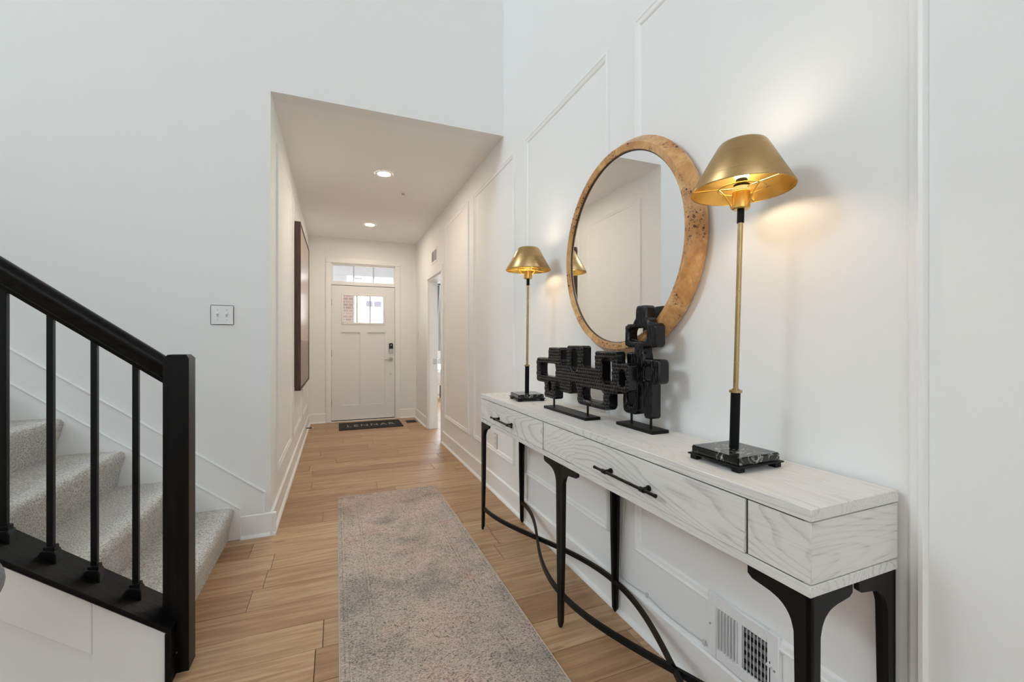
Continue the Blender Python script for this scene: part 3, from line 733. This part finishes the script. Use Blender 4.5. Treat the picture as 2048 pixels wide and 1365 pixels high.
# ------------------------------------------------------------------ table lamps
def shade_prof(off):
    return [(.128 - off, 1.600), (.129 - off, 1.603), (.066 - off, 1.7150), (.062 - off, 1.7215), (.058 - off, 1.7260), (.054 - off, 1.7275)]
def make_lamp(x, y, label):
    t = thing('table_lamp', label, 'lamp', (x, y, CTOP), 'brass lamps on the console table')
    b = BM(); box(b, x - .082, x + .082, y - .085, y + .085, CTOP + .013, CTOP + .017, .001, 1)
    base = obj('base_tray', b, M_BLACKMETAL, t)
    for sx in (-1, 1):
        for sy in (-1, 1):
            b = BM(); box(b, x + sx * .066 - .011, x + sx * .066 + .011, y + sy * .069 - .011, y + sy * .069 + .011, CTOP + .0002, CTOP + .013, .001, 1); obj('foot', b, M_BLACKMETAL, base)
    obj('marble_slab', box(BM(), x - .075, x + .075, y - .078, y + .078, CTOP + .017, CTOP + .038, .003, 2), M_MARBLE, t)
    LEAN = Matrix.Translation((x, y, .897)) @ Matrix(((.985, 0, 0, 0), (0, .985, -.033, 0), (0, 0, .990, 0), (0, 0, 0, 1))) @ Matrix.Translation((-x, -y, -.897))
    def part(name, b, m, par=t, ang=38): return obj(name, xform(b, LEAN), m, par, ang)
    part('lower_sleeve', cyl(BM(), x, y, .896, 1.055, .0125, 28), M_IRON)
    b = BM(); lathe(b, [(0, 1.053), (.0165, 1.053), (.0165, 1.060), (.010, 1.060), (.010, 1.063), (0, 1.063)], x, y, 28); part('brass_ring', b, M_BRASS_ROD)
    part('brass_rod', cyl(BM(), x, y, 1.062, 1.517, .0068, 20), M_BRASS_ROD)
    part('upper_collar', cyl(BM(), x, y, 1.515, 1.553, .0090, 20), M_IRON)
    b = BM(); lathe(b, [(0, 1.551), (.019, 1.551), (.0225, 1.554), (.0225, 1.598), (.019, 1.602), (0, 1.602)], x, y, 32); cup = part('socket_cup', b, M_BRASS_IN)
    b = BM(); lathe(b, [(.018, 1.600), (.021, 1.601), (.021, 1.611), (.018, 1.612), (0, 1.612)], x, y, 28); part('socket_label', b, M_WHITE_PLASTIC, cup)
    b = BM(); lathe(b, [(0, 1.610), (.020, 1.611), (.020, 1.618), (.0155, 1.622), (.0145, 1.633), (0, 1.633)], x, y, 28); part('socket_cap', b, M_IRON, cup)
    b = BM(); lathe(b, [(0, 1.632), (.015, 1.633), (.020, 1.648), (.026, 1.670), (.030, 1.691), (.027, 1.708), (.016, 1.719), (0, 1.723)], x, y, 28); part('bulb', b, M_BULB, t, 60)
    b = BM(); zr = 1.607
    tube(b, [(x + .058 * math.cos(2 * PI * i / 40), y + .058 * math.sin(2 * PI * i / 40), zr) for i in range(40)], .0017, 6, closed=True)
    for k in range(3):
        a = 2 * PI * k / 3 + 2.55; ca, sa = math.cos(a), math.sin(a)
        tube(b, [(x + r * ca, y + r * sa, z) for r, z in ((.020, 1.607), (.058, zr), (.127, 1.604))], .0016, 6)
        tube(b, [(x + r * ca, y + r * sa, z) for r, z in ((.058, zr), (.048, 1.597), (.037, 1.583), (.028, 1.566), (.0235, 1.553))], .0016, 6)
    part('shade_carrier', b, M_BRASS_IN)
    b = BM(); lathe(b, shade_prof(0) + [(.0533, 1.7270), (.0575, 1.7255), (.0655, 1.7143), (.1283, 1.6028), (.1273, 1.600)], x, y, 72, closed=True); sh = part('lamp_shade', b, M_BRASS, t, 50)
    b = BM(); lathe(b, [(.1268, 1.6010), (.1276, 1.6030), (.0650, 1.7141), (.0568, 1.7251), (.0560, 1.7245), (.0643, 1.7136), (.1268, 1.6026)], x, y, 72, closed=True); part('shade_lining', b, M_BRASS_IN, sh, 50)['label'] = 'bright gold lining'
    return t
def copy_tree(o, par=None):
    c = o.copy(); C.objects.link(c)
    if par is not None: c.parent = par
    for ch in list(o.children): copy_tree(ch, c)
    return c
lampA = make_lamp(1.004, .868, 'brass shaded lamp on black marble base at near end of console')
lampB = copy_tree(lampA); lampB.location = (1.004, 2.262, CTOP); lampB.rotation_euler = (0, 0, -.10)
lampB['label'] = 'smaller looking brass lamp at far end of console beyond the sculptures'

# ------------------------------------------------------------------ carved sculptures (signed-distance solids meshed with surface nets)
def surface_nets(val, org, h):
    nx, ny, nz = val.shape; acc = np.zeros((nx - 1, ny - 1, nz - 1, 3)); cnt = np.zeros((nx - 1, ny - 1, nz - 1))
    S = lambda i, j, k: val[i:nx - 1 + i, j:ny - 1 + j, k:nz - 1 + k]
    cs = [(i, j, k) for i in (0, 1) for j in (0, 1) for k in (0, 1)]
    for a in cs:
        for ax in range(3):
            if a[ax]: continue
            c = list(a); c[ax] = 1; va, vb = S(*a), S(*c); m = (va < 0) != (vb < 0)
            t = np.where(m, va / np.where(m, va - vb, 1), 0)
            for d in range(3): acc[..., d] += np.where(m, a[d] + (t if d == ax else 0), 0)
            cnt += m
    act = cnt > 0; idx = -np.ones(act.shape, int); idx[act] = np.arange(act.sum())
    g = np.argwhere(act); V = (g + acc[act] / cnt[act][:, None]) * h + np.array(org); Fs = []
    for ax in range(3):
        b1, b2 = (ax + 1) % 3, (ax + 2) % 3
        sl0 = [slice(1, n_ - 1) for n_ in val.shape]; sl0[ax] = slice(0, val.shape[ax] - 1); sl1 = list(sl0); sl1[ax] = slice(1, val.shape[ax])
        v0, v1 = val[tuple(sl0)], val[tuple(sl1)]; m = (v0 < 0) != (v1 < 0); p = np.argwhere(m) + np.array([1 if d != ax else 0 for d in range(3)])
        e1 = np.zeros(3, int); e1[b1] = 1; e2 = np.zeros(3, int); e2[b2] = 1
        q = [idx[tuple((p - d).T)] for d in (e1 + e2, e2, np.zeros(3, int), e1)]
        Q = np.stack(q, 1); flip = v0[m] > 0; Q[flip] = Q[flip][:, ::-1]; Fs.append(Q)
    return V, np.concatenate(Fs)
def rbox(Y, Z, y0, y1, z0, z1, r):
    qy = np.abs(Y - (y0 + y1) / 2) - (y1 - y0) / 2 + r; qz = np.abs(Z - (z0 + z1) / 2) - (z1 - z0) / 2 + r
    return np.hypot(np.maximum(qy, 0), np.maximum(qz, 0)) + np.minimum(np.maximum(qy, qz), 0) - r
def smin(a, b, k): hh = np.clip(.5 + .5 * (b - a) / k, 0, 1); return b + (a - b) * hh - k * hh * (1 - hh)
def carve(name, adds, cuts, th, xc, tex, parent, k=.010, rnd=.008, h=.0021):
    ys = [c for a in adds for c in a[:2]]; zs = [c for a in adds for c in a[2:4]]
    g = [np.arange(-th / 2 - .014, th / 2 + .0141, h), np.arange(min(ys) - .014, max(ys) + .014, h), np.arange(min(zs) - .014, max(zs) + .014, h)]
    Y, Z = np.meshgrid(g[1], g[2], indexing='ij'); d2 = None
    for a in adds:
        v = rbox(Y, Z, *a); d2 = v if d2 is None else smin(d2, v, k)
    for c in cuts: d2 = -smin(-d2, rbox(Y, Z, *c), k * .6)
    tx = tex(Y, Z)
    X3 = g[0][:, None, None]; hx = np.abs(X3) - th / 2 + np.where(X3 < 0, tx[None], 0.0) + rnd; dd = d2[None] + rnd + 0 * X3
    val = np.hypot(np.maximum(dd, 0), np.maximum(hx, 0)) + np.minimum(np.maximum(dd, hx), 0) - rnd
    V, Fq = surface_nets(val, (g[0][0] + xc, g[1][0], g[2][0]), h)
    me = bpy.data.meshes.new(name); me.from_pydata(V.tolist(), [], Fq.tolist()); me.update()
    me.polygons.foreach_set('use_smooth', [True] * len(me.polygons)); me.materials.append(M_SCULPT)
    o = bpy.data.objects.new(name, me); C.objects.link(o); o.parent = parent; o.location = -Vector(parent.location); return o
def scallop(Y, Z):
    pz, py = .0140, .0165
    r = np.floor(Z / pz); fz = Z / pz - r; yy = Y / py + .5 * (r % 2) + .15 * np.sin(r * 1.7); fy = yy - np.floor(yy) - .5
    return .0062 * (1 - fz) * np.clip(1 - (2 * fy) ** 2, 0, 1) + .001 * fz
def gouge(Y, Z):
    yy = Y + .0012 * np.sin(Z * 60 + 3 * np.sin(Y * 70)) ; p = .0115
    f = yy / p - np.floor(yy / p) - .5; seg = .75 + .25 * np.sin(Z * 90 + np.floor(yy / p) * 2.3)
    return .0055 * seg * (1 - (2 * f) ** 2)
A_ADD = [(1.80, 2.062, .985, 1.110, .022), (1.803, 1.925, 1.05, 1.163, .012), (1.44, 1.93, .985, 1.082, .015), (1.603, 1.740, 1.03, 1.173, .012), (1.363, 1.508, .99, 1.153, .014),
         (1.290, 1.42, 1.004, 1.110, .016), (1.412, 1.648, .920, 1.01, .026), (1.703, 1.805, .955, 1.01, .012), (1.852, 1.968, .912, 1.01, .014)]
A_CUT = [(1.850, 2.020, 1.020, 1.083, .018), (1.645, 1.703, 1.060, 1.158, .026), (1.392, 1.458, 1.026, 1.124, .020), (1.306, 1.349, 1.024, 1.085, .018), (1.448, 1.608, .946, .996, .020),
         (1.655, 1.700, .90, 1.012, .018), (1.807, 1.850, .88, 1.000, .020), (1.893, 1.932, .948, .994, .017)]
sA = thing('carved_sculpture', 'long horizontal black carved wood sculpture on two-post stand', 'sculpture', (.993, 1.75, CTOP), 'black carved sculptures on the console table')
carve('carved_body', A_ADD, A_CUT, .052, .992, scallop, sA)
obj('stand_base', box(BM(), .955, 1.031, 1.556, 1.945, CTOP + .0002, CTOP + .0125, .001, 1), M_BLACKMETAL, sA)
for yy, zt in ((1.906, .925), (1.596, .935)): obj('post', cyl(BM(), .993, yy, CTOP + .011, zt, .0048, 14), M_BLACKMETAL, sA)
B_ADD = [(1.283, 1.345, 1.19, 1.325, .014), (1.272, 1.357, 1.235, 1.275, .012), (1.230, 1.410, 1.168, 1.258, .020), (1.300, 1.352, 1.10, 1.20, .010), (1.212, 1.356, 1.038, 1.127, .018),
         (1.296, 1.400, .98, 1.15, .014), (1.332, 1.424, .912, 1.03, .026), (1.254, 1.300, .909, 1.06, .012)]
B_CUT = [(1.284, 1.387, 1.192, 1.241, .018), (1.302, 1.331, .88, 1.036, .012), (1.258, 1.300, 1.044, 1.102, .020), (1.352, 1.400, .944, 1.07, .020)]
sB = thing('carved_sculpture', 'upright black carved wood sculpture standing before the mirror', 'sculpture', (1.078, 1.34, CTOP), 'black carved sculptures on the console table')
carve('carved_body', B_ADD, B_CUT, .050, 1.067, gouge, sB)
obj('stand_base', box(BM(), 1.030, 1.106, 1.232, 1.446, CTOP + .0002, CTOP + .0125, .001, 1), M_BLACKMETAL, sB)
for yy, zt in ((1.395, .925), (1.282, .92)): obj('post', cyl(BM(), 1.067, yy, CTOP + .011, zt, .0045, 14), M_BLACKMETAL, sB)

# ------------------------------------------------------------------ lamp cord clipped along the wall
t = thing('lamp_cord', 'clear lamp cord clipped along the wall beneath the console', 'cord', (XR, 1.3, .15))
path = [(1.555, .672), (1.578, .60), (1.566, .50), (1.578, .38), (1.590, .26), (1.590, .185), (1.566, .150), (1.50, .153), (1.421, .160),
        (1.33, .151), (1.23, .152), (1.126, .158), (1.053, .151), (.966, .147), (.80, .150), (.62, .15), (.45, .15)]
path = [(1.1615, y_, z_) for y_, z_ in path]
def catmull(P, k=6):
    P = [Vector(p) for p in P]; out = []
    for i in range(len(P) - 1):
        p0, p1, p2, p3 = P[max(i - 1, 0)], P[i], P[i + 1], P[min(i + 2, len(P) - 1)]
        for j in range(k):
            u = j / k; out.append(.5 * ((2 * p1) + (p2 - p0) * u + (2 * p0 - 5 * p1 + 4 * p2 - p3) * u * u + (3 * p1 - p0 - 3 * p2 + p3) * u ** 3))
    return out + [P[-1]]
cp = catmull(path)
b = BM(); tube(b, cp, .0016, 6); tube(b, [p + Vector((0, .0005, .0034)) for p in cp], .0016, 6); obj('twin_flex', b, M_CORD, t)
for yy, zz in ((1.421, .161), (1.126, .159)):
    b = BM(); box(b, 1.1585, 1.1668, yy - .006, yy + .006, zz - .008, zz + .011, .002, 1); obj('cord_clip', b, M_CORD, t)

# ------------------------------------------------------------------ framed picture on the hall's left wall
t = thing('framed_picture', 'deep dark brown framed picture on the hall left wall', 'picture', (XL, 5.2, .73))
fy0, fy1, fz0_, fz1_ = 4.520, 5.890, .732, 2.318; px0, px1 = XL + .015, XL + .068
b = BM(); w_ = .016
box(b, px0, px1, fy0, fy0 + w_, fz0_, fz1_, .001, 1); box(b, px0, px1, fy1 - w_, fy1, fz0_, fz1_, .001, 1); box(b, px0, px1, fy0 + w_, fy1 - w_, fz0_, fz0_ + w_, .001, 1); box(b, px0, px1, fy0 + w_, fy1 - w_, fz1_ - w_, fz1_, .001, 1)
obj('frame', b, M_WALNUT, t)
obj('canvas', box(BM(), px0 + .004, px1 - .006, fy0 + w_ + .006, fy1 - w_ - .006, fz0_ + w_ + .006, fz1_ - w_ - .006, .001, 1), M_PICTURE, t)
obj('backing', box(BM(), XL + .0005, px0 + .004, fy0 + .03, fy1 - .03, fz0_ + .03, fz1_ - .03), M_PLASTIC_BLACK, t)

# ------------------------------------------------------------------ doormat with its lettering
t = thing('doormat', 'black doormat with pale lettering before the front door', 'doormat', (.45, 6.5, 0))
obj('mat_body', box(BM(), .028, .876, 6.250, 6.800, .0003, .009, .003, 1), M_MAT, t)
fc = bpy.data.curves.new('lettering', 'FONT'); fc.body = 'LENNAR'; fc.size = .15; fc.extrude = .0006; fc.align_x = 'CENTER'; fc.align_y = 'CENTER'; fc.space_character = 1.25
to = bpy.data.objects.new('tmp_text', fc); C.objects.link(to); bpy.context.view_layer.update()
me = bpy.data.meshes.new_from_object(to.evaluated_get(bpy.context.evaluated_depsgraph_get())); bpy.data.objects.remove(to); bpy.data.curves.remove(fc)
wd = max(v.co.x for v in me.vertices) - min(v.co.x for v in me.vertices)
for v in me.vertices: v.co.x *= .64 / wd; v.co.y *= 1.5
me.materials.clear(); me.materials.append(M_LETTER)
lt = bpy.data.objects.new('lettering', me); C.objects.link(lt); lt.parent = t; lt.location = Vector((.452, 6.50, .0097)) - Vector(t.location)

# ---- floor register by the door and spring door stop
t = thing('floor_register', 'small bronze floor register beside the black doormat', 'vent', (1.03, 6.57, 0))
obj('register_frame', box(BM(), .955, 1.105, 6.49, 6.68, .0002, .005, .001, 1), M_BRONZE, t)
for k in range(6): obj('slat', box(BM(), .965, 1.095, 6.515 + k * .026, 6.523 + k * .026, .004, .0075), M_PLASTIC_BLACK, t)
t = thing('door_stop', 'white tipped spring door stop on the left baseboard', 'door stop', (XL + .014, 6.23, .07))
b = BM(); tube(b, [(XL + .0142, 6.23, .070), (XL + .085, 6.23, .069)], .0055, 10)
for k in range(9): tube(b, [(XL + .022 + k * .0068, 6.23, .070), (XL + .026 + k * .0068, 6.23, .070)], .0075, 10)
obj('spring', b, M_BRONZE, t)
obj('rubber_tip', tube(BM(), [(XL + .082, 6.23, .069), (XL + .098, 6.23, .069)], .009, 12), M_WHITE_PLASTIC, t)

# ------------------------------------------------------------------ round stool whose cushion just enters the picture at the left
SX, SY, SR = -.885, 1.24, .22
stl = thing('round_stool', 'grey round cushioned stool, its edge at the left picture border', 'stool', (SX, SY, 0))
b = BM(); pr = [(0, .615)] + [(SR - .046 + .046 * math.cos(a), .661 + .046 * math.sin(a)) for a in [(-PI / 2) + PI * k / 14 for k in range(15)]] + [(0, .7075)]
lathe(b, pr, SX, SY, 56); obj('cushion', b, M_FABRIC, stl, 60)
obj('seat_plate', cyl(BM(), SX, SY, .598, .616, SR - .06, 40), M_BLACKMETAL, stl)
for k in range(4):
    a = PI / 4 + k * PI / 2; obj('leg', tube(BM(), [(SX + .12 * math.cos(a), SY + .12 * math.sin(a), .59), (SX + .17 * math.cos(a), SY + .17 * math.sin(a), .0005)], .010, 10), M_BLACKMETAL, stl)
obj('foot_ring', tube(BM(), [(SX + .155 * math.cos(2 * PI * k / 40), SY + .155 * math.sin(2 * PI * k / 40), .18) for k in range(40)], .007, 8, closed=True), M_BLACKMETAL, stl)

# ------------------------------------------------------------------ front room seen through the side doorway
b = BM(); box(b, XR + .12, 4.8, 3.9, 4.0, 0, ZC); box(b, 4.7, 4.8, 4.0, 9.9, 0, ZC); box(b, XR, XR + .12, Y2 + .14, 9.9, 0, ZC)
box(b, XR + .12, 1.95, 9.75, 9.9, 0, ZC); box(b, 3.85, 4.7, 9.75, 9.9, 0, ZC); box(b, 1.95, 3.85, 9.75, 9.9, 0, .7); box(b, 1.95, 3.85, 9.75, 9.9, 2.5, ZC)
struct('wall_front_room', b, M_WALL)
struct('ceiling_front_room', box(BM(), XR + .12, 4.8, 3.9, 9.9, ZC, ZC + .1), M_CEIL)
wn2 = struct_empty('window_2', (2.9, 9.8, .7))
b = BM()
for x0_, x1_, z0_, z1_ in ((1.95, 2.0, .7, 2.5), (3.8, 3.85, .7, 2.5), (2.0, 3.8, .7, .76), (2.0, 3.8, 2.44, 2.5), (2.88, 2.92, .76, 2.44), (2.0, 3.8, 1.58, 1.62)): box(b, x0_, x1_, 9.78, 9.84, z0_, z1_)
struct('window_frame', b, M_TRIM, wn2)
for x0_, x1_ in ((2.0, 2.88), (2.92, 3.8)):
    for z0_, z1_ in ((.76, 1.58), (1.62, 2.44)): struct('pane', box(BM(), x0_, x1_, 9.806, 9.81, z0_, z1_), M_GLASS, wn2)
cu = thing('curtain', 'grey curtain panel glimpsed through the side doorway', 'curtain', (2.2, 9.55, 0))
b = BM(); t_ = bmesh.new(); prev = None
for i in range(81):
    u = i / 80; x = 1.93 + .42 * u; y = 9.55 + .035 * math.sin(u * 2 * PI * 6)
    cur = [t_.verts.new((x, y, z)) for z in (.95, 1.6, 2.45)]
    if prev:
        for j in range(2): t_.faces.new((prev[j], cur[j], cur[j + 1], prev[j + 1]))
    prev = cur
bmesh.ops.solidify(t_, geom=list(t_.faces), thickness=.006); _merge(b, t_); obj('curtain_panel', b, M_CURTAIN, cu, 80)
b = BM(); tube(b, [(1.75, 9.55, 2.47), (4.0, 9.55, 2.47)], .012, 10); obj('curtain_rod', b, M_BLACKMETAL, cu)
ns = thing('nightstand', 'white nightstand on dark legs glimpsed through the side doorway', 'nightstand', (1.99, 9.0, 0))
obj('case', box(BM(), 1.70, 2.28, 8.80, 9.22, .30, .575, .004, 1), M_LINEN, ns); obj('drawer_front', box(BM(), 1.72, 2.26, 8.785, 8.80, .32, .43, .002, 1), M_LINEN, ns); obj('drawer_front', box(BM(), 1.72, 2.26, 8.785, 8.80, .44, .555, .002, 1), M_LINEN, ns)
for xx in (1.74, 2.06, 2.24):
    for yy in (8.84, 9.18): obj('leg', box(BM(), xx - .02, xx + .02, yy - .02, yy + .02, 0, .30, .002, 1), M_BLACKWOOD, ns)
bl = thing('bedside_lamp', 'glass based lamp with white shade on the nightstand', 'lamp', (1.99, 9.0, .575))
b = BM(); lathe(b, [(0, .576), (.06, .576), (.06, .60), (.03, .61), (.075, .66), (.095, .73), (.08, .79), (.03, .83), (.02, .86), (0, .86)], 1.99, 9.0, 28); obj('lamp_base', b, M_CLEARGLASS, bl)
b = BM(); lathe(b, [(.13, .845), (.11, 1.0), (.108, 1.0), (.128, .845)], 1.99, 9.0, 32, closed=True); obj('lamp_shade', b, M_LINEN, bl)

# ------------------------------------------------------------------ outside the front door
struct('ground', box(BM(), -60, 60, 7.1, 120, -.30, -.18), M_CONCRETE)
struct('porch_floor', box(BM(), -2.2, 1.16, 7.1, 8.9, -.18, -.02), M_CONCRETE)
b = BM(); box(b, -2.2, 1.16, 7.1, 8.9, 2.70, 2.80); struct('ceiling_porch', b, M_SIDING)
pb = obj('porch_beam', box(BM(), -2.2, 1.16, 8.58, 8.86, 2.42, 2.70, .004, 1), M_SIDING); tag(pb, 'white porch beam above the front steps outside the door', 'beam')
pc = thing('porch_pillar', 'brick porch pillar with white trim strip seen through door glass', 'pillar', (.0, 8.7, 0))
obj('brick_pier', box(BM(), -.25, .282, 8.55, 8.88, -.02, 2.10), M_BRICK, pc); obj('white_trim_strip', box(BM(), .282, .312, 8.58, 8.86, -.02, 2.10), M_SIDING, pc)
obj('pier_cap', box(BM(), -.28, .33, 8.52, 8.90, 2.10, 2.14, .004, 1), M_SIDING, pc); obj('white_column', box(BM(), -.15, .18, 8.59, 8.85, 2.14, 2.42, .004, 1), M_SIDING, pc)
gh = thing('brick_outbuilding', 'low brick building with pale coping across the street', 'building', (-3.5, 24, -.18))
obj('brick_facade', box(BM(), -9.0, 1.18, 24.0, 30.0, -.18, 4.05), M_BRICK, gh); obj('coping', box(BM(), -9.1, 1.20, 23.95, 30.05, 4.05, 4.2), M_SIDING, gh)
for wx in (-1.6, -4.2): 
    f = obj('window', box(BM(), wx - .6, wx + .6, 23.95, 24.0, 1.0, 2.6), M_SIDING, gh); obj('pane', box(BM(), wx - .5, wx + .5, 23.94, 23.96, 1.1, 2.5), M_WINDOWDARK, f)
wh = thing('white_townhouse', 'white townhouse with paired windows far across the street', 'house', (6, 38, -.18)); k_ = 38 / 58
obj('facade', box(BM(), -6.0, 13.0, 38.0, 44.0, -.18, 7.6), M_SIDING, wh)
obj('roof', prism(BM(), [(37.7, 7.6), (41, 9.4), (44.3, 7.6)], 'x', -6.2, 13.2), M_ROOF, wh)
for wx, wz, ww, wh_ in ((3.85, 6.03, .79, .72), (4.87, 6.03, .9, .72), (2.52, 9.4, .88, .62), (8.0, 6.0, .9, 1.3), (11.0, 6.0, .9, 1.3), (8.0, 9.4, .9, .8)):
    wx *= k_; ww *= k_; wh_ *= k_; wz = CAM_H + (wz - CAM_H) * k_
    f = obj('window', box(BM(), wx - ww / 2 - .04, wx + ww / 2 + .04, 37.95, 38.0, wz - wh_ / 2 - .04, wz + wh_ / 2 + .04), M_SIDING, wh)
    obj('pane', box(BM(), wx - ww / 2, wx + ww / 2, 37.93, 37.96, wz - wh_ / 2, wz + wh_ / 2), M_WINDOWDARK, f)
